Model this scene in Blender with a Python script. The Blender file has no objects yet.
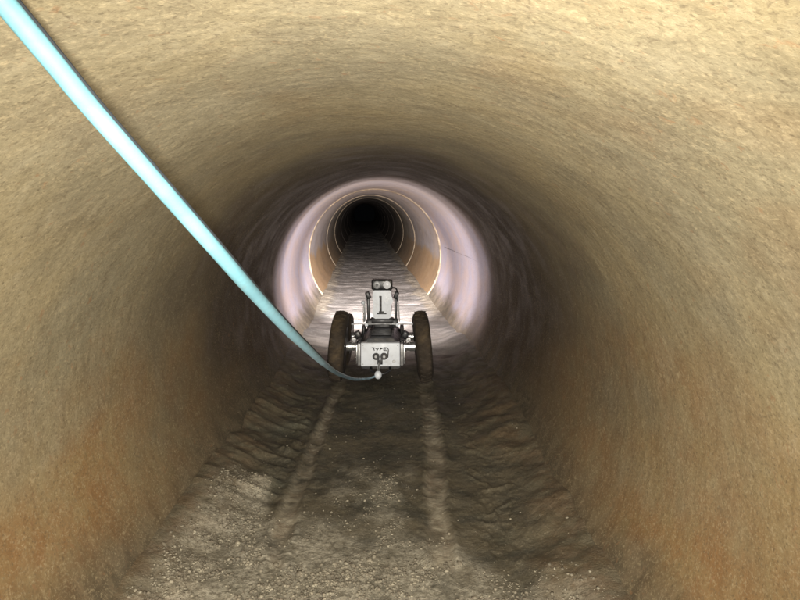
import bpy, bmesh, math, random
import numpy as np
from mathutils import Vector, Matrix

random.seed(7)
rng = np.random.default_rng(7)
scene = bpy.context.scene
COL = scene.collection
R = 0.75                      # pipe radius, metres
FLOOR = -0.477                # level of the silted invert, pipe axis at z = 0
CAMZ = 0.5475

# ------------------------------------------------------------------ camera, world, lamps, exposure
cam_d = bpy.data.cameras.new('camera')
cam = bpy.data.objects.new('camera', cam_d); COL.objects.link(cam)
cam.location = (0, 0, CAMZ)
cam.rotation_euler = (math.radians(90 - 8.14), 0, 0)
cam_d.sensor_width = 36; cam_d.lens = 29.25
cam_d.clip_start = 0.02; cam_d.clip_end = 300
scene.camera = cam

world = bpy.data.worlds.new('World'); scene.world = world
world.use_nodes = True
world.node_tree.nodes['Background'].inputs[0].default_value = (0.02, 0.022, 0.025, 1)
world.node_tree.nodes['Background'].inputs[1].default_value = 0.05

def area_lamp(name, loc, target, size, power, col, shape='DISK'):
    ld = bpy.data.lights.new(name, 'AREA'); ld.shape = shape; ld.size = size
    ld.energy = power; ld.color = col
    o = bpy.data.objects.new(name, ld); COL.objects.link(o)
    o.location = loc
    o.rotation_euler = (Vector(target) - Vector(loc)).to_track_quat('-Z', 'Y').to_euler()
    return o
def spot_lamp(name, loc, target, deg, blend, soft, power, col, parent=None):
    ld = bpy.data.lights.new(name, 'SPOT'); ld.energy = power; ld.color = col
    ld.spot_size = math.radians(deg); ld.spot_blend = blend; ld.shadow_soft_size = soft
    o = bpy.data.objects.new(name, ld); COL.objects.link(o); o.parent = parent
    o.location = loc
    o.rotation_euler = (Vector(target) - Vector(loc)).to_track_quat('-Z', 'Y').to_euler()
    return o
# the photographer's work light behind the camera, and the camera's own flash just beside the lens
area_lamp('work_light', (0.10, -0.80, -0.02), (0.05, 3.0, -0.08), 1.0, 60, (1.0, 0.94, 0.83))
spot_lamp('camera_flash', (-0.010, -0.004, CAMZ - 0.009), (-0.08, 4.0, -0.25), 100, 1.0, 0.016, 225, (1.0, 0.95, 0.87))

scene.view_settings.view_transform = 'Standard'
scene.view_settings.look = 'None'
scene.view_settings.exposure = 0.0
scene.view_settings.gamma = 1.0
scene.cycles.use_denoising = True
scene.cycles.max_bounces = 6
scene.cycles.diffuse_bounces = 5
scene.cycles.glossy_bounces = 3
scene.cycles.sample_clamp_indirect = 4.0

# ------------------------------------------------------------------ numpy gradient noise
_perm = np.random.default_rng(3).permutation(256).astype(np.int64)
_perm = np.concatenate([_perm, _perm, _perm])
_grad = np.random.default_rng(4).normal(size=(256, 3)); _grad /= np.linalg.norm(_grad, axis=1)[:, None]
def perlin(x, y, z=0.0):
    x = np.asarray(x, float); y = np.asarray(y, float) + 0 * x; z = np.asarray(z, float) + 0 * x
    xi = np.floor(x).astype(np.int64); yi = np.floor(y).astype(np.int64); zi = np.floor(z).astype(np.int64)
    xf, yf, zf = x - xi, y - yi, z - zi
    f = lambda t: t * t * t * (t * (t * 6 - 15) + 10)
    u, v, w = f(xf), f(yf), f(zf)
    def c(dx, dy, dz):
        h = _perm[_perm[_perm[(xi + dx) & 255] + ((yi + dy) & 255)] + ((zi + dz) & 255)]
        g = _grad[h]
        return g[..., 0] * (xf - dx) + g[..., 1] * (yf - dy) + g[..., 2] * (zf - dz)
    L = lambda a, b, t: a + (b - a) * t
    return L(L(L(c(0,0,0), c(1,0,0), u), L(c(0,1,0), c(1,1,0), u), v),
             L(L(c(0,0,1), c(1,0,1), u), L(c(0,1,1), c(1,1,1), u), v), w) * 1.5
def fbm(x, y, z=0.0, oct=4, gain=0.5):
    s = 0; a = 1
    for k in range(oct):
        s = s + a * perlin(x * 2**k + 17.3 * k, y * 2**k - 9.1 * k, z * 2**k + 4.7 * k); a *= gain
    return s
def sstep(a, b, x):
    t = np.clip((x - a) / (b - a), 0, 1); return t * t * (3 - 2 * t)

def axis_x(y):                # the run bends slightly left at the joint at 3.7 m
    y = np.asarray(y, float)
    return -0.075 - 0.057 * np.maximum(0, y - 3.7)

# ------------------------------------------------------------------ object helpers
def tag(o, label=None, cat=None, group=None, kind=None):
    if label: o['label'] = label
    if cat: o['category'] = cat
    if group: o['group'] = group
    if kind: o['kind'] = kind
    return o
def empty(name, loc=(0, 0, 0), parent=None):
    o = bpy.data.objects.new(name, None); COL.objects.link(o); o.location = loc
    o.empty_display_size = 0.1
    if parent: o.parent = parent
    return o
def mesh_obj(name, me, mat, parent=None, smooth=True):
    o = bpy.data.objects.new(name, me); COL.objects.link(o)
    if mat and not me.materials: me.materials.append(mat)
    if smooth: me.polygons.foreach_set('use_smooth', [True] * len(me.polygons))
    if parent: o.parent = parent
    return o
def grid_mesh(name, P, attrs=None, closed=False):
    """P: (n, m, 3) vertices -> quads; closed wraps the second index."""
    n, m = P.shape[:2]
    me = bpy.data.meshes.new(name)
    idx = np.arange(n * m).reshape(n, m)
    if closed: idx = np.concatenate([idx, idx[:, :1]], 1)
    q = np.stack([idx[:-1, :-1], idx[:-1, 1:], idx[1:, 1:], idx[1:, :-1]], -1).reshape(-1, 4)
    me.vertices.add(n * m); me.vertices.foreach_set('co', P.reshape(-1).astype(np.float32))
    me.loops.add(q.size); me.loops.foreach_set('vertex_index', q.reshape(-1).astype(np.int32))
    me.polygons.add(len(q)); me.polygons.foreach_set('loop_start', np.arange(0, q.size, 4, dtype=np.int32))
    me.update(calc_edges=True)
    for k, v in (attrs or {}).items():
        a = me.attributes.new(k, 'FLOAT', 'POINT'); a.data.foreach_set('value', v.reshape(-1).astype(np.float32))
    return me
def bm_obj(name, bm, mat, parent=None, smooth=True, angle=35):
    me = bpy.data.meshes.new(name); bm.normal_update(); bm.to_mesh(me); bm.free()
    o = mesh_obj(name, me, mat, parent, smooth)
    if smooth:
        try: me.set_sharp_from_angle(angle=math.radians(angle))
        except Exception: pass
    return o
def bx(bm, c, s, rot=None, bev=0.0, seg=2):
    r = bmesh.ops.create_cube(bm, size=1)
    vs = r['verts']
    M = Matrix.Translation(c) @ (rot.to_4x4() if rot else Matrix()) @ Matrix.Diagonal((*s, 1))
    bmesh.ops.transform(bm, matrix=M, verts=vs)
    if bev:
        es = list({e for v in vs for e in v.link_edges})
        bmesh.ops.bevel(bm, geom=es, offset=bev, segments=seg, affect='EDGES', profile=0.5)
def cyl(bm, a, b, r1, r2=None, n=20, cap=True):
    a, b = Vector(a), Vector(b); r2 = r1 if r2 is None else r2
    d = b - a
    M = Matrix.Translation((a + b) / 2) @ d.to_track_quat('Z', 'Y').to_matrix().to_4x4()
    bmesh.ops.create_cone(bm, cap_ends=cap, segments=n, radius1=r1, radius2=r2, depth=d.length, matrix=M)
def lathe_x(bm, prof, n=40):
    """prof: list of (x, r); revolve round the X axis."""
    rows = []
    for (x, r) in prof:
        rows.append([bm.verts.new((x, r * math.cos(2 * math.pi * k / n), r * math.sin(2 * math.pi * k / n))) for k in range(n)])
    for a, b in zip(rows[:-1], rows[1:]):
        for k in range(n):
            bm.faces.new((a[k], a[(k + 1) % n], b[(k + 1) % n], b[k]))
    for row, flip in ((rows[0], False), (rows[-1], True)):
        bm.faces.new(row if flip else row[::-1])
    bmesh.ops.recalc_face_normals(bm, faces=bm.faces)
def tube(pts, rad, n=14, sub=8):
    """smooth tube through pts (Catmull-Rom); rad may be a list."""
    P = [Vector(p) for p in pts]
    rads = rad if isinstance(rad, (list, tuple)) else [rad] * len(P)
    Q, RR = [], []
    E = [P[0] * 2 - P[1]] + P + [P[-1] * 2 - P[-2]]
    for i in range(len(P) - 1):
        p0, p1, p2, p3 = E[i:i + 4]
        for s in range(sub):
            t = s / sub
            Q.append(0.5 * ((2 * p1) + (p2 - p0) * t + (2 * p0 - 5 * p1 + 4 * p2 - p3) * t * t + (3 * p1 - p0 - 3 * p2 + p3) * t**3))
            RR.append(rads[i] * (1 - t) + rads[i + 1] * t)
    Q.append(P[-1]); RR.append(rads[-1])
    bm = bmesh.new(); rows = []; up = Vector((0, 0, 1))
    for i, q in enumerate(Q):
        d = (Q[min(i + 1, len(Q) - 1)] - Q[max(i - 1, 0)]).normalized()
        s = d.cross(up)
        if s.length < 1e-3: s = d.cross(Vector((0, 1, 0)))
        s.normalize(); u = s.cross(d).normalized()
        rows.append([bm.verts.new(q + (s * math.cos(2 * math.pi * k / n) + u * math.sin(2 * math.pi * k / n)) * RR[i]) for k in range(n)])
    for a, b in zip(rows[:-1], rows[1:]):
        for k in range(n): bm.faces.new((a[k], a[(k + 1) % n], b[(k + 1) % n], b[k]))
    bm.faces.new(rows[0]); bm.faces.new(rows[-1][::-1])
    bmesh.ops.recalc_face_normals(bm, faces=bm.faces)
    return bm

# ------------------------------------------------------------------ material helpers
class NT:
    def __init__(s, name):
        s.m = bpy.data.materials.new(name); s.m.use_nodes = True
        s.t = s.m.node_tree; s.n = s.t.nodes; s.b = s.n['Principled BSDF']
        s.co = s.n.new('ShaderNodeTexCoord').outputs['Object']
    def link(s, a, b): s.t.links.new(a, b)
    def put(s, sock, v):
        if hasattr(v, 'links') or isinstance(v, bpy.types.NodeSocket): s.link(v, sock)
        elif isinstance(v, (tuple, list)) and len(v) == 3 and sock.type == 'RGBA': sock.default_value = (*v, 1)
        else: sock.default_value = v
    def noise(s, scale, detail=4, rough=0.6, dist=0.0, stretch=None, off=(0, 0, 0)):
        co = s.co
        if stretch or off != (0, 0, 0):
            mp = s.n.new('ShaderNodeMapping'); s.link(co, mp.inputs['Vector'])
            mp.inputs['Scale'].default_value = stretch or (1, 1, 1); mp.inputs['Location'].default_value = off
            co = mp.outputs[0]
        t = s.n.new('ShaderNodeTexNoise'); s.link(co, t.inputs['Vector'])
        t.inputs['Scale'].default_value = scale; t.inputs['Detail'].default_value = detail
        t.inputs['Roughness'].default_value = rough; t.inputs['Distortion'].default_value = dist
        return t.outputs['Fac']
    def vor(s, scale, feature='F1', rnd=1.0, out='Distance'):
        t = s.n.new('ShaderNodeTexVoronoi'); s.link(s.co, t.inputs['Vector']); t.feature = feature
        t.inputs['Scale'].default_value = scale; t.inputs['Randomness'].default_value = rnd
        return t.outputs[out]
    def rng(s, v, a, b, c=0.0, d=1.0):
        t = s.n.new('ShaderNodeMapRange'); t.interpolation_type = 'SMOOTHSTEP'; s.put(t.inputs['Value'], v)
        t.inputs['From Min'].default_value = a; t.inputs['From Max'].default_value = b
        t.inputs['To Min'].default_value = c; t.inputs['To Max'].default_value = d
        return t.outputs[0]
    def math(s, op, a, b=0.0, clamp=False):
        t = s.n.new('ShaderNodeMath'); t.operation = op; t.use_clamp = clamp
        s.put(t.inputs[0], a); s.put(t.inputs[1], b); return t.outputs[0]
    def mix(s, f, a, b, mode='MIX'):
        t = s.n.new('ShaderNodeMix'); t.data_type = 'RGBA'; t.blend_type = mode
        s.put(t.inputs[0], f); s.put(t.inputs[6], a); s.put(t.inputs[7], b); return t.outputs[2]
    def attr(s, name):
        t = s.n.new('ShaderNodeAttribute'); t.attribute_name = name; return t.outputs['Fac']
    def bump(s, h, strength, dist, prev=None):
        t = s.n.new('ShaderNodeBump'); s.put(t.inputs['Height'], h)
        t.inputs['Strength'].default_value = strength; t.inputs['Distance'].default_value = dist
        if prev: s.link(prev, t.inputs['Normal'])
        return t.outputs[0]
    def done(s, col, rough, metal=0.0, normal=None, spec=0.5):
        s.put(s.b.inputs['Base Color'], col); s.put(s.b.inputs['Roughness'], rough)
        s.put(s.b.inputs['Metallic'], metal); s.b.inputs['Specular IOR Level'].default_value = spec
        if normal: s.link(normal, s.b.inputs['Normal'])
        return s.m

def mat_wall():
    n = NT('pipe_wall')
    grey, tan, dark = (0.200, 0.172, 0.108), (0.245, 0.196, 0.106), (0.12, 0.095, 0.058)
    big = n.rng(n.noise(1.6, 3, 0.55, 0.3), 0.35, 0.65)
    c = n.mix(big, tan, grey)
    mid = n.rng(n.noise(7, 4, 0.65, 0.6), 0.45, 0.75)
    c = n.mix(n.math('MULTIPLY', mid, 0.45), c, dark)
    blot = n.noise(19, 5, 0.7, 0.8, off=(2, 7, 3))
    c = n.mix(n.rng(blot, 0.50, 0.68, 0, 0.40), c, (0.30, 0.26, 0.17))
    c = n.mix(n.rng(blot, 0.46, 0.32, 0, 0.42), c, (0.125, 0.10, 0.058))
    # rust-stained lower haunches
    rust_c = n.mix(n.rng(n.noise(9, 5, 0.7), 0.35, 0.7), (0.195, 0.108, 0.042), (0.22, 0.155, 0.072))
    rust_c = n.mix(n.attr('pale'), rust_c, (0.42, 0.25, 0.11))
    c = n.mix(n.attr('rust'), c, rust_c)
    # lilac tint of the headlights' light, painted onto the section ahead
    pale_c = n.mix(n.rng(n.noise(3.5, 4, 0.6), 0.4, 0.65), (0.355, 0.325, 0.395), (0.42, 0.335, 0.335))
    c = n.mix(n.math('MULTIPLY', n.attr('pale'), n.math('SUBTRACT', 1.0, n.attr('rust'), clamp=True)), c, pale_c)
    c = n.mix(n.attr('falloff_shade'), c, (0.046, 0.029, 0.017))  # light falloff painted into the wall as dark brown
    mudc = n.mix(n.rng(n.noise(12, 5, 0.65, 0.4), 0.4, 0.62), (0.062, 0.052, 0.034), (0.125, 0.10, 0.062))
    c = n.mix(n.attr('mud'), c, mudc)
    # exposed sand and small aggregate
    grit = n.noise(150, 3, 0.7, 0.4)
    streak = n.noise(105, 3, 0.65, 1.2, stretch=(1, 0.45, 1))
    c = n.mix(n.rng(grit, 0.54, 0.70, 0, 0.42), c, (0.36, 0.30, 0.185))
    c = n.mix(n.rng(grit, 0.46, 0.30, 0, 0.55), c, (0.095, 0.07, 0.04))
    c = n.mix(n.rng(streak, 0.55, 0.72, 0, 0.42), c, (0.36, 0.29, 0.17))
    c = n.mix(n.rng(streak, 0.44, 0.28, 0, 0.5), c, (0.115, 0.085, 0.05))
    fleck = n.vor(135, 'F1', 1.0, 'Distance'); pick = n.vor(135, 'F1', 1.0, 'Color')
    fm = n.math('MULTIPLY', n.rng(fleck, 0.50, 0.12), n.rng(pick, 0.50, 0.80, 0, 0.32))
    c = n.mix(fm, c, (0.38, 0.305, 0.185))
    fm2 = n.math('MULTIPLY', n.rng(fleck, 0.45, 0.28), n.rng(pick, 0.36, 0.16, 0, 0.38))
    c = n.mix(fm2, c, (0.075, 0.06, 0.035))
    pit = n.noise(38, 3, 0.6, 0.5, off=(3, 1, 8))
    c = n.mix(n.rng(pit, 0.62, 0.75, 0, 0.5), c, (0.23, 0.125, 0.06))
    h = n.math('ADD', n.math('MULTIPLY', grit, 0.6), streak)
    h = n.math('ADD', h, n.math('MULTIPLY', n.math('ADD', fm, n.math('MULTIPLY', fm2, -1.0)), 0.35))
    nb = n.bump(h, 0.38, 0.0015)
    nb = n.bump(n.noise(34, 4, 0.65), 0.2, 0.003, nb)
    r = n.rng(n.noise(6, 3, 0.6), 0.3, 0.7, 0.62, 0.9)
    return n.done(c, r, 0, nb, 0.35)

def mat_floor():
    n = NT('silted_floor')
    mud = n.mix(n.rng(n.noise(6, 5, 0.65, 0.5), 0.38, 0.62), (0.058, 0.052, 0.034), (0.12, 0.10, 0.062))
    mud = n.mix(n.rng(n.noise(2.3, 3, 0.5), 0.5, 0.7, 0, 0.6), mud, (0.10, 0.10, 0.07))
    grav = n.mix(n.vor(170, out='Color'), (0.23, 0.21, 0.158), (0.42, 0.38, 0.29))
    grav = n.mix(n.rng(n.noise(210, 3, 0.7), 0.5, 0.66, 0, 0.6), grav, (0.38, 0.35, 0.28))
    grav = n.mix(n.rng(n.noise(60, 3, 0.7), 0.52, 0.36, 0, 0.7), grav, (0.10, 0.085, 0.06))
    c = n.mix(n.attr('gravel'), mud, grav)
    tr = n.mix(n.rng(n.noise(16, 4, 0.65, 0.4), 0.35, 0.65), (0.19, 0.15, 0.10), (0.33, 0.29, 0.21))
    c = n.mix(n.attr('track'), c, tr)
    c = n.mix(n.attr('rust'), c, n.mix(n.rng(n.noise(12, 4, 0.65), 0.4, 0.6), (0.17, 0.10, 0.045), (0.15, 0.115, 0.062)))
    grit = n.noise(150, 4, 0.75, 0.3)
    c = n.mix(n.rng(grit, 0.54, 0.72, 0, 0.5), c, (0.36, 0.31, 0.22))
    c = n.mix(n.rng(grit, 0.44, 0.28, 0, 0.55), c, (0.04, 0.033, 0.022))
    c = n.mix(n.attr('wet'), c, n.mix(n.rng(n.noise(5, 4, 0.6, stretch=(0.4, 1.6, 1)), 0.4, 0.6), (0.125, 0.115, 0.10), (0.245, 0.222, 0.195)))
    nb = n.bump(n.noise(120, 5, 0.75), 0.8, 0.006)
    nb = n.bump(n.noise(26, 4, 0.6, 0.6), 0.3, 0.008, nb)
    wet = n.attr('wet')
    r = n.math('SUBTRACT', n.rng(n.noise(14, 3, 0.6), 0.35, 0.65, 0.55, 0.9), n.math('MULTIPLY', wet, 0.12), clamp=True)
    return n.done(c, r, 0, nb, 0.5)

def mat_plain(name, col, rough=0.5, metal=0.0, var=0.25, dirt=None, dirt_amt=0.5, scale=20, bump=0.0, spec=0.5):
    n = NT(name)
    dk = tuple(v * (1 - var) for v in col)
    c = n.mix(n.rng(n.noise(scale, 4, 0.6), 0.35, 0.65), dk, col)
    if dirt: c = n.mix(n.rng(n.noise(scale * 0.6, 5, 0.7, 0.3, off=(5, 2, 1)), 0.48, 0.68, 0, dirt_amt), c, dirt)
    r = n.rng(n.noise(scale * 1.3, 3, 0.6), 0.3, 0.7, max(0.05, rough - 0.12), min(1, rough + 0.12))
    nb = n.bump(n.noise(scale * 4, 4, 0.65), 1.0, bump) if bump else None
    return n.done(c, r, metal, nb, spec)

MUDC = (0.16, 0.12, 0.075)
M_WALL, M_FLOOR = mat_wall(), mat_floor()
M_BAND = mat_plain('joint_mortar', (0.32, 0.25, 0.165), 0.85, 0, 0.55, (0.30, 0.20, 0.11), 0.6, 14, 0.004)
M_BAND_DARK = mat_plain('joint_mortar_brown', (0.055, 0.040, 0.028), 0.9, 0, 0.3, (0.04, 0.03, 0.02), 0.7, 14, 0.004)
M_TYRE = mat_plain('muddy_rubber', (0.055, 0.040, 0.026), 0.85, 0, 0.4, (0.115, 0.08, 0.042), 0.7, 9, 0.003)
M_WHITE = mat_plain('white_enamel', (0.84, 0.88, 0.93), 0.4, 0, 0.04, (0.45, 0.42, 0.38), 0.35, 14)
M_STEEL = mat_plain('brushed_steel', (0.70, 0.70, 0.69), 0.28, 0.85, 0.2, (0.25, 0.22, 0.18), 0.35, 30)
M_ALU = mat_plain('grey_aluminium', (0.46, 0.46, 0.46), 0.4, 0.5, 0.2, (0.22, 0.2, 0.17), 0.4, 25)
M_BLACK = mat_plain('black_anodised', (0.028, 0.028, 0.030), 0.42, 0.2, 0.4, (0.10, 0.085, 0.065), 0.45, 16)
M_INK = mat_plain('black_print', (0.03, 0.03, 0.031), 0.6, 0, 0.3, (0.16, 0.15, 0.13), 0.5, 60)
M_EDGE_SHADOW = mat_plain('edge_shadow_black', (0.012, 0.014, 0.016), 0.8, 0, 0.2, spec=0.2)  # black for the shadow line modelled along the tether cable
M_MARK = mat_plain('worn_print', (0.05, 0.05, 0.052), 0.7, 0, 0.3, (0.45, 0.45, 0.45), 0.8, 90)
M_GLASS = mat_plain('lens_glass', (0.02, 0.022, 0.03), 0.06, 0, 0.1)
M_REFL = mat_plain('frosted_reflector', (0.86, 0.86, 0.88), 0.25, 0, 0.05)
def mat_jacket():
    """teal jacket, painted paler along its length against the flash falloff, with more smears"""
    n = NT('teal_cable_jacket')
    sep = n.n.new('ShaderNodeSeparateXYZ'); n.link(n.co, sep.inputs[0])
    lit_worn = n.rng(sep.outputs['Y'], 0.55, 2.0)
    c = n.mix(n.rng(n.noise(16, 4, 0.65), 0.35, 0.65), (0.068, 0.165, 0.19), (0.09, 0.21, 0.24))
    c = n.mix(lit_worn, c, (0.26, 0.41, 0.50))  # paler tone painted in where the flash light gets weaker
    smear = n.rng(n.noise(30, 5, 0.7, 0.4), 0.56, 0.70, 0, 0.75)
    c = n.mix(n.math('MULTIPLY', smear, n.math('ADD', n.math('MULTIPLY', lit_worn, 0.8), 0.2)), c, (0.12, 0.10, 0.075))
    return n.done(c, 0.6, 0, n.bump(n.noise(60, 3, 0.6), 0.5, 0.0006), 0.4)
M_TEAL = mat_jacket()
M_CABLE2 = mat_plain('lit_scuffed_jacket', (0.28, 0.43, 0.52), 0.4, 0, 0.3, (0.10, 0.09, 0.08), 0.6, 26, 0.001)  # scuffed jacket, its paleness painted in against the flash falloff
M_STONE = None
def mat_stone():
    n = NT('pebbles')
    oi = n.n.new('ShaderNodeTexVoronoi'); n.link(n.co, oi.inputs['Vector']); oi.inputs['Scale'].default_value = 60
    ramp = n.n.new('ShaderNodeValToRGB'); n.link(oi.outputs['Color'], ramp.inputs[0])
    e = ramp.color_ramp.elements
    e[0].position = 0.15; e[0].color = (0.10, 0.085, 0.06, 1)
    e[1].position = 0.9; e[1].color = (0.29, 0.26, 0.19, 1)
    k = e.new(0.5); k.color = (0.17, 0.15, 0.108, 1)
    c = n.mix(n.rng(n.noise(90, 3, 0.6), 0.4, 0.65, 0, 0.5), ramp.outputs[0], (0.15, 0.12, 0.085))
    return n.done(c, 0.8, 0, n.bump(n.noise(300, 3, 0.6), 0.5, 0.002), 0.4)
M_STONE = mat_stone()

# ------------------------------------------------------------------ the pipe, section by section
tunnel = empty('tunnel_wall'); tag(tunnel, 'rough tan concrete sewer pipe running away into the dark', kind='structure')
JOINTS = [-3.7, 0.0, 3.7, 7.4, 11.1, 14.25, 18.3, 22.0, 25.7, 29.4, 33.1, 40.5, 48.0]
def wall_point(y, th, inset=0.0):
    r = R - inset
    return np.stack([axis_x(y) + r * np.cos(th), y + 0 * th, r * np.sin(th)], -1)
def section(y0, y1, ny, nth, first):
    ga, gb = [0.0 if abs(v - 3.7) < 0.1 else 0.006 for v in (y0, y1)]     # the joint under the crawler is closed tight
    ys = np.linspace(y0 + ga, y1 - gb, ny)
    th = np.linspace(0, 2 * np.pi, nth, endpoint=False)
    Y, T = np.meshgrid(ys, th, indexing='ij')
    bx_, bz = np.cos(T) * R, np.sin(T) * R
    d = (0.008 - 0.0062 * sstep(2.0, 3.5, Y)) * fbm(bx_ * 2.0, Y * 1.4, bz * 2.0, 2) + (0.0006 - 0.0004 * sstep(1.8, 3.2, Y)) * fbm(bx_ * 14, Y * 14, bz * 14, 4, 0.65)
    if y0 < 3.6: d = d + 0.0007 * sstep(3.2, 1.8, Y) * fbm(bx_ * 60, Y * 60, bz * 60, 2)
    # shallow spalled scars and ridges on the right haunch
    edge = np.minimum(Y - y0, y1 - Y)
    d = d + np.where(np.abs(Y - 3.7) < 0.2, 0.0, 0.010) * np.exp(-(edge / 0.03) ** 2)              # rounded lips at the joint: wall recedes a little
    P = np.stack([axis_x(Y) + (R + d) * np.cos(T), Y, (R + d) * np.sin(T)], -1)
    el = np.sin(T)                                            # -1 bottom .. 1 top
    nz = fbm(bx_ * 2.5, Y * 1.5, bz * 2.5, 4, 0.6)
    if y0 < 3.0:
        rust = sstep(0.38, -0.45, el + 0.34 * nz - 0.10 * (np.cos(T) > 0)) * (0.45 + 0.55 * sstep(3.6, 1.6, Y + 0.6 * nz))
        rust = np.maximum(rust, 0.22 * sstep(0.3, 0.7, nz))
        pale = 0 * rust
        falloff_shade = 0.92 * sstep(1.35, 3.3, Y + 0.35 * nz - 0.25 * sstep(0.2, -0.4, el))  # painted dark band leading up to the lit opening
    elif y0 < 7.0:
        rust = 0.35 * sstep(-0.2, -0.5, el + 0.2 * nz)
        pale = 0.85 * sstep(4.0, 4.5, Y) * (1 - 0.4 * sstep(0.4, 0.9, el))  # painted lamp light: begins at the lit edge, weaker at the crown
        falloff_shade = 0.92 * sstep(4.75, 4.15, Y + 0.12 * nz) + 0.18 * sstep(0.5, 1.0, el)  # painted shade before the lit edge and on the dimmer crown
    else:
        rust = 0.9 * sstep(0.02, -0.12, el + 0.10 * nz) * (1 - 0.3 * sstep(11, 14, Y))
        pale = 0.45 * sstep(16, 9, Y)  # same painted lamp paleness, fading with distance
        falloff_shade = np.clip(0.04 + 0.85 * sstep(11.0, 18, Y) + 0.3 * nz, 0, 0.9)  # darkness of the far pipe painted in
    mud = 0.92 * sstep(-0.30, -0.56, el + 0.07 * nz + 0.03 * fbm(bx_ * 9, Y * 8, bz * 9, 3)) * (y0 < 7)
    me = grid_mesh('pipe_section', P, {'rust': rust, 'mud': np.clip(mud, 0, 1), 'pale': np.clip(pale, 0, 1), 'falloff_shade': np.clip(falloff_shade, 0, 1)}, closed=True)
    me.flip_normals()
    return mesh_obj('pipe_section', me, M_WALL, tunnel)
sections = []
for i, (a, b) in enumerate(zip(JOINTS[:-1], JOINTS[1:])):
    if i == 0: ny, nt = 60, 240
    elif i == 1: ny, nt = 560, 720
    elif i == 2: ny, nt = 200, 360
    elif i == 3: ny, nt = 110, 240
    else: ny, nt = 50, 160
    sections.append(section(a, b, ny, nt, i == 1))
def joint_ring(y, w, proud, mat, parent, arc=(-2.62, 2.62)):
    """mortar band pressed into a joint, irregular in width and thickness; angles measured from the crown"""
    nth = 260; T = np.linspace(0, 2 * np.pi, nth, endpoint=False)
    wob = 0.35 * fbm(np.cos(T) * 5, np.sin(T) * 5, y, 3)
    prof = [(-0.62, -0.030), (-0.5, 0.35), (-0.25, 0.95), (0.25, 1.0), (0.5, 0.3), (0.62, -0.030)]
    rows = []
    for (u, h) in prof:
        yy = y + u * w * (1 + wob) + 0.006 * fbm(np.cos(T) * 9, np.sin(T) * 9, y + 5, 2)
        rr = R + 0.012 - (0.012 + proud * (1 + 0.6 * wob)) * h
        rr = np.where(h < 0, R + 0.03, rr)
        rows.append(np.stack([axis_x(yy) + rr * np.cos(T), yy, rr * np.sin(T)], -1))
    me = grid_mesh('joint_ring', np.stack(rows), closed=True); me.flip_normals()
    return mesh_obj('joint_ring', me, mat, parent)
for k, y in enumerate(JOINTS[1:-1]):
    if abs(y - 3.7) < 0.1: continue
    joint_ring(y, 0.05 if y < 5 else 0.07 + 0.03 * (y > 10), 0.004 if y < 5 else 0.012, M_BAND_DARK if y < 5 or y > 15 else M_BAND, sections[k])  # far rings take dark mortar, painting in the darkness down the pipe

# dark hairline crack running along the right-hand wall just ahead of the crawler
def crack(y0, y1, t0, t1):
    pts = []
    for k in range(9):
        u = k / 8; y = y0 + (y1 - y0) * u; t = t0 + (t1 - t0) * u + 0.0025 * math.sin(k * 2.3)
        pts.append((float(axis_x(y)) + (R + 0.003) * math.cos(t), y, (R + 0.003) * math.sin(t)))
    bm_obj('hairline_crack', tube(pts, 0.0036, 6, 3), M_INK, sections[2])
crack(4.45, 7.0, math.radians(11.0), math.radians(9.3))

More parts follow.
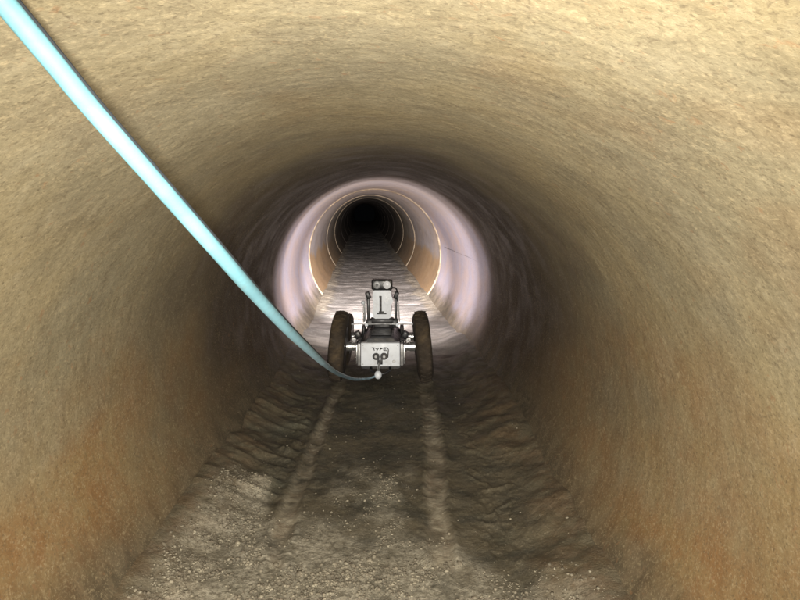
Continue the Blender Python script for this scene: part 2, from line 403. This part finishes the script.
# ------------------------------------------------------------------ silted floor
TL, TR = -0.360, 0.135        # wheel tracks in x
def floor_fields(X, Y):
    """X world, Y world -> height and material masks"""
    xl = X - axis_x(Y)
    n1 = fbm(X * 2.1, Y * 1.7, 1.3, 4, 0.55)
    n2 = fbm(X * 9, Y * 7, 5.1, 4, 0.6)
    n3 = fbm(X * 38, Y * 34, 2.2, 3, 0.6)
    em = 1 - 0.75 * sstep(0.36, 0.52, np.abs(xl) + 0.04 * n1)
    h = 0.008 * n1 + (0.0024 * n2 + 0.0018 * n3) * em
    near = sstep(4.2, 3.4, Y)
    # silt creeping up against the haunches
    h = h + 0.085 * sstep(0.34, 0.68, np.abs(xl) + 0.06 * n1 + 0.015 * n2) ** 1.4
    # wheel tracks: shallow troughs between pressed-up ridges
    track = 0
    for (tx, sgn) in ((TL, -1), (TR, 1)):
        t = X - tx - 0.012 * np.sin(Y * 2.3 + sgn) - 0.014 * fbm(Y * 2.4, 0 * Y + 3 * sgn, 0.5, 3)
        w = (0.024 if sgn < 0 else 0.033) + 0.010 * fbm(Y * 5, 0 * Y + sgn, 2.5, 2)
        m = sstep(w + 0.018, w - 0.012, np.abs(t))
        fade = near * sstep(1.55, 2.0, Y + 0.2 * n2) 
        h = h - 0.007 * m * fade + 0.008 * np.exp(-((np.abs(t) - w - 0.012) / 0.016) ** 2) * fade * (1 + 0.8 * n2)
        lug = np.sin(Y * 2 * np.pi / 0.052 + np.sign(t) * 1.2 + np.abs(t) * 30)
        h = h + 0.0011 * lug * m * fade * np.clip(0.5 + n1, 0, 1)
        track = np.maximum(track, m * fade * np.clip(0.72 + 0.9 * n2, 0, 1))
    # current ripples between the left haunch and the left track
    rp = sstep(TL - 0.055, TL - 0.11, X) * 1.0 * sstep(2.02, 2.3, Y + 0.1 * n1) * sstep(3.7, 3.4, Y)
    ph = (Y + 0.38 * (X - TL) + 0.07 * n1 + 0.015 * n2) / 0.105
    saw = (ph - np.floor(ph)); rip = np.where(saw < 0.68, saw / 0.68, (1 - saw) / 0.32)
    h = h + rp * em * 0.024 * (rip ** 1.3) * np.clip(0.85 + 0.9 * n1 + 0.5 * n2, 0.1, 1.5)
    # wrinkled mud to the right of the right track
    wr = sstep(TR + 0.09, TR + 0.16, X) * sstep(1.55, 1.85, Y) * sstep(3.5, 2.7, Y)
    q = np.abs(perlin(X * 7 + 0.8 * n1, Y * 4.2 + 1.2 * n1, 7.7)); q2 = np.abs(perlin(X * 17, Y * 9 + 1.3 * n2, 3.3))
    h = h + wr * em * (0.007 * np.exp(-(q / 0.07) ** 2) + 0.004 * np.exp(-(q2 / 0.10) ** 2) + 0.006 * n1)
    # dry gravel fan in the foreground
    lim = 1.93 + 0.12 * n1 + 0.06 * n2 + 0.32 * sstep(-0.40, -0.52, X) - 0.42 * sstep(0.10, 0.40, X)
    gravel = sstep(0.16, -0.08, Y - lim + 0.05 * n3 + 0.03 * n2) * sstep(0.66, 0.54, np.abs(xl) + 0.05 * n1 + 0.03 * n2)
    mid = sstep(2.62, 2.45, Y + 0.12 * n1 + 0.05 * n2) * sstep(TL + 0.07, TL + 0.12, X) * sstep(TR - 0.06, TR - 0.11, X)
    h = h + 0.005 * gravel + 0.002 * mid + (0.0025 * fbm(X * 75, Y * 75, 1.0, 2)) * np.maximum(gravel, 0.4 * mid)
    gravel_c = gravel * np.clip(0.8 + 0.5 * n2 + 0.4 * n3, 0, 1)
    gm = np.maximum(gravel_c, mid * np.clip(0.22 + 0.6 * n2, 0, 0.6))
    # far wet ground: low cross ripples and a few washed-over bars
    far = sstep(4.3, 5.6, Y)
    f1 = fbm(X * 1.6, Y * 2.4, 9.0, 3); f2 = fbm(X * 4, Y * 6.5, 4.0, 3)
    f3 = fbm(X * 1.1, Y * 5.5, 14.0, 3, 0.6)
    h = h * (1 - 0.6 * far) + far * sstep(0.62, 0.42, np.abs(xl)) * (0.012 * f1 + 0.008 * f2 + 0.008 * f3)
    edge = sstep(0.44, 0.55, np.abs(xl) + 0.06 * n1 + 0.04 * n2) * sstep(5.2, 6.6, Y)
    track = np.maximum(track, edge)
    rust = sstep(0.40, 0.60, np.abs(xl) + 0.10 * n1 + 0.04 * n2) * near * (1 - 0.45 * gravel)
    rust = np.clip(np.maximum(rust, 0.55 * sstep(0.05, 0.5, n1) * wr), 0, 0.85)
    return h, dict(track=np.clip(track, 0, 1), gravel=np.clip(gm, 0, 1), rust=rust * 0.5, wet=sstep(3.6, 5.4, Y + 0.4 * n1) * (1 - 0.8 * edge))
def floor_sheet(name, ys, nx, parent):
    u = np.linspace(-0.64, 0.64, nx)
    Y, U = np.meshgrid(ys, u, indexing='ij')
    X = U + axis_x(Y)
    h, at = floor_fields(X, Y)
    P = np.stack([X, Y, FLOOR + h], -1)
    me = grid_mesh(name, P, at); me.flip_normals()
    return mesh_obj(name, me, M_FLOOR, parent)
ys = np.concatenate([np.linspace(-3.6, 1.3, 120)[:-1], np.arange(1.3, 4.6, 0.0062), np.arange(4.6, 12, 0.022), np.arange(12, 26, 0.06), np.linspace(26, 47.9, 80)])
fl = floor_sheet('floor', ys, 260, None)
tag(fl, 'silted pipe floor with wheel tracks, ripples and wet far end', kind='structure')
if fl.data.polygons[0].normal.z < 0: fl.data.flip_normals()
def floor_z(x, y):
    h, _ = floor_fields(np.array([float(x)]), np.array([float(y)])); return FLOOR + float(h[0])

# ------------------------------------------------------------------ loose pebbles (uncountable)
def pebbles(n):
    bm = bmesh.new(); bmesh.ops.create_icosphere(bm, subdivisions=1, radius=1)
    base = np.array([v.co[:] for v in bm.verts]); faces = np.array([[v.index for v in f.verts] for f in bm.faces]); bm.free()
    xs = rng.uniform(-0.70, 0.54, n * 4); yy = 1.35 + 2.6 * rng.random(n * 4) ** 1.25
    h, at = floor_fields(xs, yy)
    prob = 0.9 * at['gravel'] * sstep(-0.35, 0.35, fbm(xs * 5, yy * 5, 3.3, 4, 0.65)) * sstep(0.64, 0.52, np.abs(xs + 0.075)) + 0.003
    keep = rng.random(len(xs)) < prob
    xs, yy, h, g = [a[keep][:n] for a in (xs, yy, h, at['gravel'])]
    k = len(xs)
    s = 0.0012 + 0.0040 * rng.random(k) ** 4.0 + 0.0010 * rng.random(k)
    s *= np.where(rng.random(k) < 0.02, 1.7, 1)
    V = base[None] * (1 + 0.28 * rng.normal(size=(k, len(base), 1)) * 0.6) * s[:, None, None]
    a = rng.random(k) * 6.28; ca, sa = np.cos(a), np.sin(a)
    V = V * np.stack([1 + 0.5 * rng.random(k), np.ones(k), 0.55 + 0.3 * rng.random(k)], -1)[:, None, :]
    Vx = V[..., 0] * ca[:, None] - V[..., 1] * sa[:, None]; Vy = V[..., 0] * sa[:, None] + V[..., 1] * ca[:, None]
    P = np.stack([Vx + xs[:, None], Vy + yy[:, None], V[..., 2] + (FLOOR + h + s * 0.25)[:, None]], -1).reshape(-1, 3)
    F = (faces[None] + (np.arange(k) * len(base))[:, None, None]).reshape(-1, 3)
    me = bpy.data.meshes.new('gravel')
    me.vertices.add(len(P)); me.vertices.foreach_set('co', P.reshape(-1).astype(np.float32))
    me.loops.add(F.size); me.loops.foreach_set('vertex_index', F.reshape(-1).astype(np.int32))
    me.polygons.add(len(F)); me.polygons.foreach_set('loop_start', np.arange(0, F.size, 3, dtype=np.int32))
    me.update(calc_edges=True)
    return mesh_obj('gravel', me, M_STONE, None, smooth=True)
tag(pebbles(20000), 'pale grey and brown gravel scattered over the near floor', 'gravel', kind='stuff')

# ------------------------------------------------------------------ the wheeled inspection crawler
BX, BY = -0.112, 3.74
GZ = FLOOR + 0.000
crawler = empty('pipe_inspection_crawler', (BX, BY, GZ))
tag(crawler, 'four-wheeled pipe inspection robot with white rear box and raised camera head', 'robot')
WR, WW = 0.213, 0.090
def tyre_bm():
    bm = bmesh.new()
    h = WW / 2
    prof = [(-h * 0.80, 0.118), (-h * 0.96, 0.135), (-h * 1.0, 0.158), (-h * 0.93, 0.178), (-h * 0.78, 0.193), (-h * 0.52, 0.204), (-h * 0.2, 0.209),
            (h * 0.2, 0.209), (h * 0.52, 0.204), (h * 0.78, 0.193), (h * 0.93, 0.178), (h * 1.0, 0.158), (h * 0.96, 0.135), (h * 0.80, 0.118)]
    lathe_x(bm, prof, 64)
    for v in bm.verts:
        c = v.co * 22
        v.co += Vector((0, v.co.y, v.co.z)).normalized() * 0.0022 * math.sin(c.x * 1.7 + c.y * 2.3) * math.cos(c.z * 2.1 + c.x)
    nl = 30
    for k in range(nl):
        for s in (-1, 1):
            a = 2 * math.pi * (k + (0.5 if s > 0 else 0)) / nl
            rot = Matrix.Rotation(a, 3, 'X') @ Matrix.Rotation(s * 0.35, 3, 'Z')
            c = Matrix.Rotation(a, 3, 'X') @ Vector((s * h * 0.40, 0, 0.2055))
            bx(bm, c, (h * 0.72, 0.018, 0.006), rot @ Matrix.Rotation(s * 0.22, 3, 'Y'), 0.003, 2)
    return bm
tyre_me = None
def wheel(x, y, side, k=1.0):
    """side -1 left, +1 right; top leans inward with the curve of the pipe"""
    global tyre_me
    if tyre_me is None:
        w = bm_obj('wheel', tyre_bm(), M_TYRE, crawler); tyre_me = w.data
    else: w = mesh_obj('wheel', tyre_me, None, crawler, smooth=False)
    zc = WR * k + 0.002
    w.matrix_local = (Matrix.Translation((x, y, zc)) @ Matrix.Rotation(math.radians(0.8 * side), 4, 'Z') @ Matrix.Rotation(math.radians(-5.0 * side), 4, 'Y')
                      @ Matrix.Rotation(random.random() * 3, 4, 'X') @ Matrix.Scale(k, 4))
    bm = bmesh.new()
    lathe_x(bm, [(-0.040, 0.116), (-0.037, 0.119), (-0.027, 0.112), (-0.020, 0.060), (-0.026, 0.045), (0.026, 0.045), (0.020, 0.060), (0.027, 0.112), (0.037, 0.119), (0.040, 0.116)], 40)
    for sx in (-1, 1):
        for k in range(6):
            a = k * math.pi / 3
            cyl(bm, (sx * 0.024, 0.078 * math.cos(a), 0.078 * math.sin(a)), (sx * 0.034, 0.078 * math.cos(a), 0.078 * math.sin(a)), 0.007, n=6)
    bm_obj('rim', bm, M_BLACK, w)
    bm = bmesh.new()
    cyl(bm, (side * 0.025, 0, 0), (side * 0.038, 0, 0), 0.040, 0.034, 24)
    bm_obj('hub_cap', bm, M_STEEL, w)
    # bright axle stub between body and wheel
    ax = bmesh.new(); inx = x - side * 0.045
    za = max(zc, 0.19)
    cyl(ax, (side * 0.118, y, za), (inx, y, za), 0.021, n=28)
    cyl(ax, (side * 0.140, y, za), (side * 0.151, y, za), 0.030, n=28)
    cyl(ax, (side * 0.155, y, za), (side * 0.163, y, za), 0.026, n=28)
    cyl(ax, (side * 0.167, y, za), (side * 0.200, y, za), 0.029, n=28)
    bm_obj('axle_hub', ax, M_STEEL, crawler)
for (x, y, k) in ((-0.247, 0, 1.0), (0.247, 0, 1.0), (-0.238, 0.42, 0.80), (0.238, 0.42, 0.80)):
    wheel(x, y, 1 if x > 0 else -1, k)

# chassis: dark deep tub with sloping shoulders
bm = bmesh.new()
sec = [(-0.108, 0.095), (-0.116, 0.11), (-0.116, 0.225), (-0.085, 0.262), (-0.070, 0.275), (0.070, 0.275), (0.085, 0.262), (0.116, 0.225), (0.116, 0.11), (0.108, 0.095)]
ra = [bm.verts.new((x, -0.062, z)) for x, z in sec]; rb = [bm.verts.new((x, 0.50, z * 0.96 + 0.006)) for x, z in sec]
for k in range(len(sec)): bm.faces.new((ra[k], ra[(k + 1) % len(sec)], rb[(k + 1) % len(sec)], rb[k]))
bm.faces.new(ra[::-1]); bm.faces.new(rb)
bmesh.ops.recalc_face_normals(bm, faces=bm.faces)
bmesh.ops.bevel(bm, geom=list(bm.edges), offset=0.004, segments=2, affect='EDGES')
body = bm_obj('chassis', bm, M_BLACK, crawler)
for k in range(6):                                             # cooling ribs across the deck
    bm = bmesh.new(); bx(bm, (0, 0.03 + k * 0.034, 0.279), (0.118, 0.012, 0.010), None, 0.002)
    bm_obj('cooling_rib', bm, M_BLACK, body)
for s in (-1, 1):                                              # side gear housings by each axle
    for y in (0.0, 0.44):
        bm = bmesh.new(); bx(bm, (s * 0.124, y, WR - 0.004), (0.026, 0.10, 0.105), None, 0.010)
        bm_obj('gear_housing', bm, M_BLACK, body)
    bm = bmesh.new(); bx(bm, (s * 0.142, 0.11, 0.262), (0.034, 0.05, 0.045), Matrix.Rotation(s * 0.5, 3, 'Y'), 0.006)
    bm_obj('side_clamp', bm, M_BLACK, body)
    bm = bmesh.new(); cyl(bm, (s * 0.163, 0.075, 0.238), (s * 0.163, 0.125, 0.238), 0.013, n=16)
    bm_obj('clamp_knob', bm, M_STEEL, body)

# white rear box with flanges, connector and print
bm = bmesh.new(); bx(bm, (0, -0.088, 0.190), (0.224, 0.05, 0.138), None, 0.006, 3)
rear = bm_obj('rear_box', bm, M_WHITE, crawler)
for s in (-1, 1):
    bm = bmesh.new(); bx(bm, (s * 0.1225, -0.078, 0.188), (0.018, 0.05, 0.128), None, 0.004)
    bm_obj('side_flange', bm, M_ALU, rear)
    bm = bmesh.new(); bx(bm, (s * 0.1365, -0.070, 0.188), (0.009, 0.05, 0.112), None, 0.003)
    bm_obj('flange_plate', bm, M_STEEL, rear)
FY = -0.1135
for (sx, sz) in ((-1, -1), (1, 1), (-1, 1)):
    bm = bmesh.new(); cyl(bm, (sx * 0.099, FY, 0.190 + sz * 0.055), (sx * 0.099, FY - 0.002, 0.190 + sz * 0.055), 0.0035, n=8)
    bm_obj('bolt', bm, M_ALU, rear)
# lettering strip above the connector: illegible worn letters, strokes as in the photo
bm = bmesh.new()
def stroke(x0, z0, x1, z1, w=0.0050):
    a, b = Vector((x0, 0, z0)), Vector((x1, 0, z1)); d = b - a
    bx(bm, ((x0 + x1) / 2, FY - 0.0008, (z0 + z1) / 2), (d.length + w * 0.5, 0.0016, w), Matrix.Rotation(-math.atan2(d.z, d.x), 3, 'Y'))
zt, zb = 0.231, 0.215
for (x0, z0, x1, z1) in ((-0.047, zt, -0.029, zt - 0.002), (-0.040, zt, -0.034, zb), (-0.025, zt - 0.004, -0.018, zb + 0.006), (-0.010, zt - 0.002, -0.020, zb - 0.002),
                         (-0.002, zb, 0.001, zt - 0.001), (0.001, zt - 0.001, 0.011, zt - 0.004), (0.011, zt - 0.004, 0.001, zb + 0.008),
                         (0.020, zb, 0.020, zt), (0.020, zt, 0.035, zt), (0.020, (zt + zb) / 2, 0.032, (zt + zb) / 2), (0.020, zb, 0.036, zb),
                         (0.040, zt - 0.001, 0.047, zb + 0.004)):
    stroke(x0, z0, x1, z1)
bm_obj('printed_marking', bm, M_MARK, rear, smooth=False)
# black twin-lobed connector bracket
bm = bmesh.new()
for s, zc in ((-1, 0.180), (1, 0.181)):
    cx_ = s * 0.0225 - 0.002
    pts = [Vector((cx_ + 0.020 * math.cos(k * math.pi / 3.5), FY - 0.006, zc + 0.0185 * math.sin(k * math.pi / 3.5))) for k in range(7)]
    cyl(bm, (cx_, FY + 0.001, zc), (cx_, FY - 0.009, zc), 0.0215, 0.0195, 14)
bx(bm, (-0.002, FY - 0.004, 0.152), (0.030, 0.012, 0.034), None, 0.002)
bx(bm, (0.044, FY - 0.003, 0.196), (0.007, 0.006, 0.045), Matrix.Rotation(0.1, 3, 'Y'), 0.001)
br = bm_obj('connector_bracket', bm, M_BLACK, rear)
for s in (-1, 1):
    bm = bmesh.new(); cyl(bm, (s * 0.0235 - 0.002, FY - 0.009, 0.181), (s * 0.0235 - 0.002, FY - 0.013, 0.181), 0.0085, 0.0075, 12)
    bm_obj('socket', bm, M_ALU, br)
bm = bmesh.new(); cyl(bm, (-0.002, FY - 0.007, 0.192), (-0.002, FY - 0.014, 0.192), 0.0055, n=10)
cyl(bm, (-0.002, FY - 0.007, 0.168), (-0.002, FY - 0.014, 0.168), 0.0045, n=10)
bm_obj('connector_pin', bm, M_WHITE, br)
bm = bmesh.new(); cyl(bm, (0.077, FY + 0.001, 0.151), (0.077, FY - 0.005, 0.151), 0.010, 0.009, 16)
cyl(bm, (0.077, FY - 0.005, 0.151), (0.077, FY - 0.008, 0.151), 0.004, n=8)
bm_obj('valve', bm, M_ALU, rear)

# camera head on its yoke
HY = 0.30
def yoke(s):
    bm = bmesh.new()
    bx(bm, (s * 0.086, HY, 0.385), (0.018, 0.06, 0.20), None, 0.004)
    bx(bm, (s * 0.080, HY, 0.300), (0.040, 0.075, 0.050), None, 0.006)
    bx(bm, (s * 0.088, HY - 0.01, 0.478), (0.026, 0.05, 0.045), Matrix.Rotation(s * 0.35, 3, 'Y'), 0.005)
    y = bm_obj('yoke_arm', bm, M_BLACK, crawler)
    bm = bmesh.new(); bx(bm, (s * 0.104, HY - 0.005, 0.395), (0.007, 0.045, 0.165), Matrix.Rotation(-s * 0.05, 3, 'Y'), 0.002)
    bm_obj('side_plate', bm, M_ALU, y)
    bm = bmesh.new(); cyl(bm, (s * 0.096, HY - 0.05, 0.30), (s * 0.096, HY - 0.066, 0.30), 0.010, n=14)
    bm_obj('pivot_bolt', bm, M_WHITE, y)
    return y
yoke(-1); yoke(1)
bm = bmesh.new(); bx(bm, (0, HY, 0.315), (0.15, 0.075, 0.04), None, 0.012); bx(bm, (0, HY, 0.287), (0.10, 0.12, 0.03), None, 0.006)
bm_obj('yoke_base', bm, M_BLACK, crawler)
# left spring rod with a white ball
bm = bmesh.new(); cyl(bm, (-0.116, HY - 0.03, 0.31), (-0.112, HY - 0.03, 0.445), 0.005, n=12)
rod = bm_obj('lift_rod', bm, M_STEEL, crawler)
bm = bmesh.new(); bmesh.ops.create_uvsphere(bm, u_segments=14, v_segments=8, radius=0.013, matrix=Matrix.Translation((-0.118, HY - 0.034, 0.435)))
bm_obj('ball_joint', bm, M_WHITE, rod)
# thin cross rod
bm = bmesh.new(); cyl(bm, (-0.185, HY - 0.05, 0.302), (0.195, HY - 0.05, 0.302), 0.004, n=12)
cyl(bm, (-0.190, HY - 0.05, 0.302), (-0.176, HY - 0.05, 0.302), 0.008, n=12); cyl(bm, (0.186, HY - 0.05, 0.302), (0.200, HY - 0.05, 0.302), 0.008, n=12)
bm_obj('cross_rod', bm, M_ALU, crawler)
# white head housing: waisted box with rounded foot
bm = bmesh.new()
out = [(-0.048, 0.335), (-0.058, 0.350), (-0.062, 0.375), (-0.055, 0.41), (-0.054, 0.44), (-0.060, 0.465), (-0.057, 0.505), (-0.052, 0.512),
       (0.052, 0.512), (0.058, 0.505), (0.060, 0.47), (0.070, 0.455), (0.066, 0.435), (0.056, 0.42), (0.060, 0.38), (0.058, 0.350), (0.048, 0.335)]
fa = [bm.verts.new((x, HY - 0.045, z)) for x, z in out]; fb = [bm.verts.new((x, HY + 0.13, z)) for x, z in out]
n_ = len(out)
for k in range(n_): bm.faces.new((fa[k], fa[(k + 1) % n_], fb[(k + 1) % n_], fb[k]))
bm.faces.new(fa[::-1]); bm.faces.new(fb)
bmesh.ops.recalc_face_normals(bm, faces=bm.faces)
bmesh.ops.bevel(bm, geom=list(bm.edges), offset=0.004, segments=2, affect='EDGES')
head = bm_obj('camera_head', bm, M_WHITE, crawler)
HF = HY - 0.0455
bm = bmesh.new()
bx(bm, (-0.008, HF - 0.001, 0.430), (0.014, 0.003, 0.098), None, 0.0008)
bx(bm, (-0.004, HF - 0.001, 0.378), (0.030, 0.0034, 0.010), None, 0.0008)
bx(bm, (-0.002, HF - 0.001, 0.368), (0.060, 0.0038, 0.008), None, 0.0008)
bx(bm, (-0.013, HF - 0.001, 0.474), (0.008, 0.0026, 0.010), None, 0.0008)
bm_obj('front_slot', bm, M_INK, head)
bm = bmesh.new()
for (x, z) in ((0.03, 0.47), (0.037, 0.455), (0.026, 0.448), (0.036, 0.44)):
    cyl(bm, (x, HF + 0.002, z), (x, HF - 0.002, z), 0.0030, n=8)
bm_obj('status_light', bm, M_ALU, head)
bm = bmesh.new(); cyl(bm, (0, HY + 0.125, 0.44), (0, HY + 0.150, 0.44), 0.042, 0.036, 28); hl = bm_obj('camera_lens', bm, M_BLACK, head)
bm = bmesh.new(); cyl(bm, (0, HY + 0.150, 0.44), (0, HY + 0.153, 0.44), 0.026, n=24); bm_obj('lens_glass', bm, M_GLASS, hl)
# lamp bar above the head with two round lamp backs
bm = bmesh.new(); bx(bm, (0.0, HY + 0.012, 0.545), (0.132, 0.085, 0.062), None, 0.010, 3)
bar = bm_obj('lamp_bar', bm, M_BLACK, crawler)
for s, mt in ((-1, M_ALU), (1, M_REFL)):
    bm = bmesh.new()
    lathe_x(bm, [(0, 0.0), (0.0005, 0.018), (0.004, 0.0245), (0.012, 0.0255)], 24)
    bmesh.ops.transform(bm, matrix=Matrix.Translation((s * 0.031, HY - 0.034, 0.545)) @ Matrix.Rotation(math.pi / 2, 4, 'Z'), verts=bm.verts)
    rb_ = bm_obj('lamp_cover', bm, mt, bar)
    if s < 0:
        bm = bmesh.new(); cyl(bm, (-0.031, HY - 0.033, 0.545), (-0.031, HY - 0.0375, 0.545), 0.010, n=14); bm_obj('cover_cap', bm, M_BLACK, rb_)
    # headlamp looking forward
    bm = bmesh.new(); cyl(bm, (s * 0.034, HY + 0.05, 0.545), (s * 0.034, HY + 0.074, 0.545), 0.027, 0.029, 24)
    bm_obj('headlight', bm, M_REFL, bar)
for s in (-1, 1):                                              # each headlight: a wide flood and a concentrated beam
    lp = Vector((s * 0.034, HY + 0.105, 0.545))
    for (deg, bl, pw) in ((154, 0.9, 18), (100, 1.0, 170), (40, 1.0, 2300)):
        spot_lamp('crawler_lamp', lp, lp + Vector((-0.057, 1, -0.13)), deg, bl, 0.025, pw, (1.0, 0.94, 0.97), crawler)
bm = tube([(0.055, HY - 0.03, 0.53), (0.085, HY - 0.03, 0.525), (0.098, HY - 0.02, 0.49), (0.100, HY, 0.44)], 0.005, 10, 5)
bm_obj('lamp_wire', bm, M_BLACK, crawler)
bm = tube([(-0.055, -0.118, 0.10), (-0.02, -0.135, 0.085), (0.02, -0.135, 0.085), (0.055, -0.118, 0.10)], 0.006, 10, 5)
cyl(bm, (-0.055, -0.06, 0.105), (-0.055, -0.12, 0.10), 0.007, n=10); cyl(bm, (0.055, -0.06, 0.105), (0.055, -0.12, 0.10), 0.007, n=10)
bm_obj('tow_bar', bm, M_BLACK, crawler)

# ------------------------------------------------------------------ tether cable
def unproj(px, py, dep):
    a = math.radians(8.14); xc = (px - 400) / 650 * dep; yc = -(py - 300) / 650 * dep
    return Vector((xc, dep * math.cos(a) + yc * math.sin(a), CAMZ - dep * math.sin(a) + yc * math.cos(a)))
def P_(px, py, dep): return unproj(px, py, dep)
CAB = [P_(-100, -122, 0.40), P_(-45, -56, 0.43), P_(6, 5, 0.465), P_(50, 58, 0.50), P_(92, 109, 0.54), P_(150, 175, 0.61), P_(222, 257, 0.74), P_(249, 288, 0.84), P_(288, 330, 1.10), P_(309, 350, 1.42), P_(322, 362, 1.90)]
CAB2 = [P_(322, 362, 1.90), P_(338, 373.5, 2.85), P_(354, 379, 3.38), P_(368, 378.5, 3.60), P_(376, 376, 3.66)]
rr_ = [0.0083] * 5 + [0.0084, 0.0086, 0.0087, 0.0088, 0.0088, 0.0092]
cable = bm_obj('tether_cable', tube(CAB, rr_, 20, 14), M_TEAL, None, angle=80)
tag(cable, 'teal tether cable sweeping down from the upper left to the robot', 'cable')
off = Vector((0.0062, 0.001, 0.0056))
bm_obj('edge_shadow', tube([p + off for p in CAB], 0.0022, 10, 14), M_EDGE_SHADOW, cable)  # thin dark tube added as the shadow along the cable's edge
bm_obj('pale_scuffed_end', tube(CAB2, [0.0092, 0.0095, 0.0080, 0.0062, 0.0055], 16, 10), M_CABLE2, cable)
bm = bmesh.new()
pe = CAB2[-1]; top = Vector((BX - 0.004, BY - 0.125, GZ + 0.150))
bmesh.ops.create_uvsphere(bm, u_segments=18, v_segments=12, radius=0.021, matrix=Matrix.Translation(pe + Vector((0.012, 0.0, 0.006))) @ Matrix.Diagonal((1, 1, 1.15, 1)))
plug = bm_obj('cable_plug', bm, M_WHITE, cable)
bm = bmesh.new()
bm.free()
bm = tube([pe + Vector((0.013, 0, 0.02)), (pe + top) / 2 + Vector((0.004, -0.006, 0.01)), top], [0.008, 0.0055, 0.007], 12, 6)
bm_obj('plug_lead', bm, M_STEEL, cable)
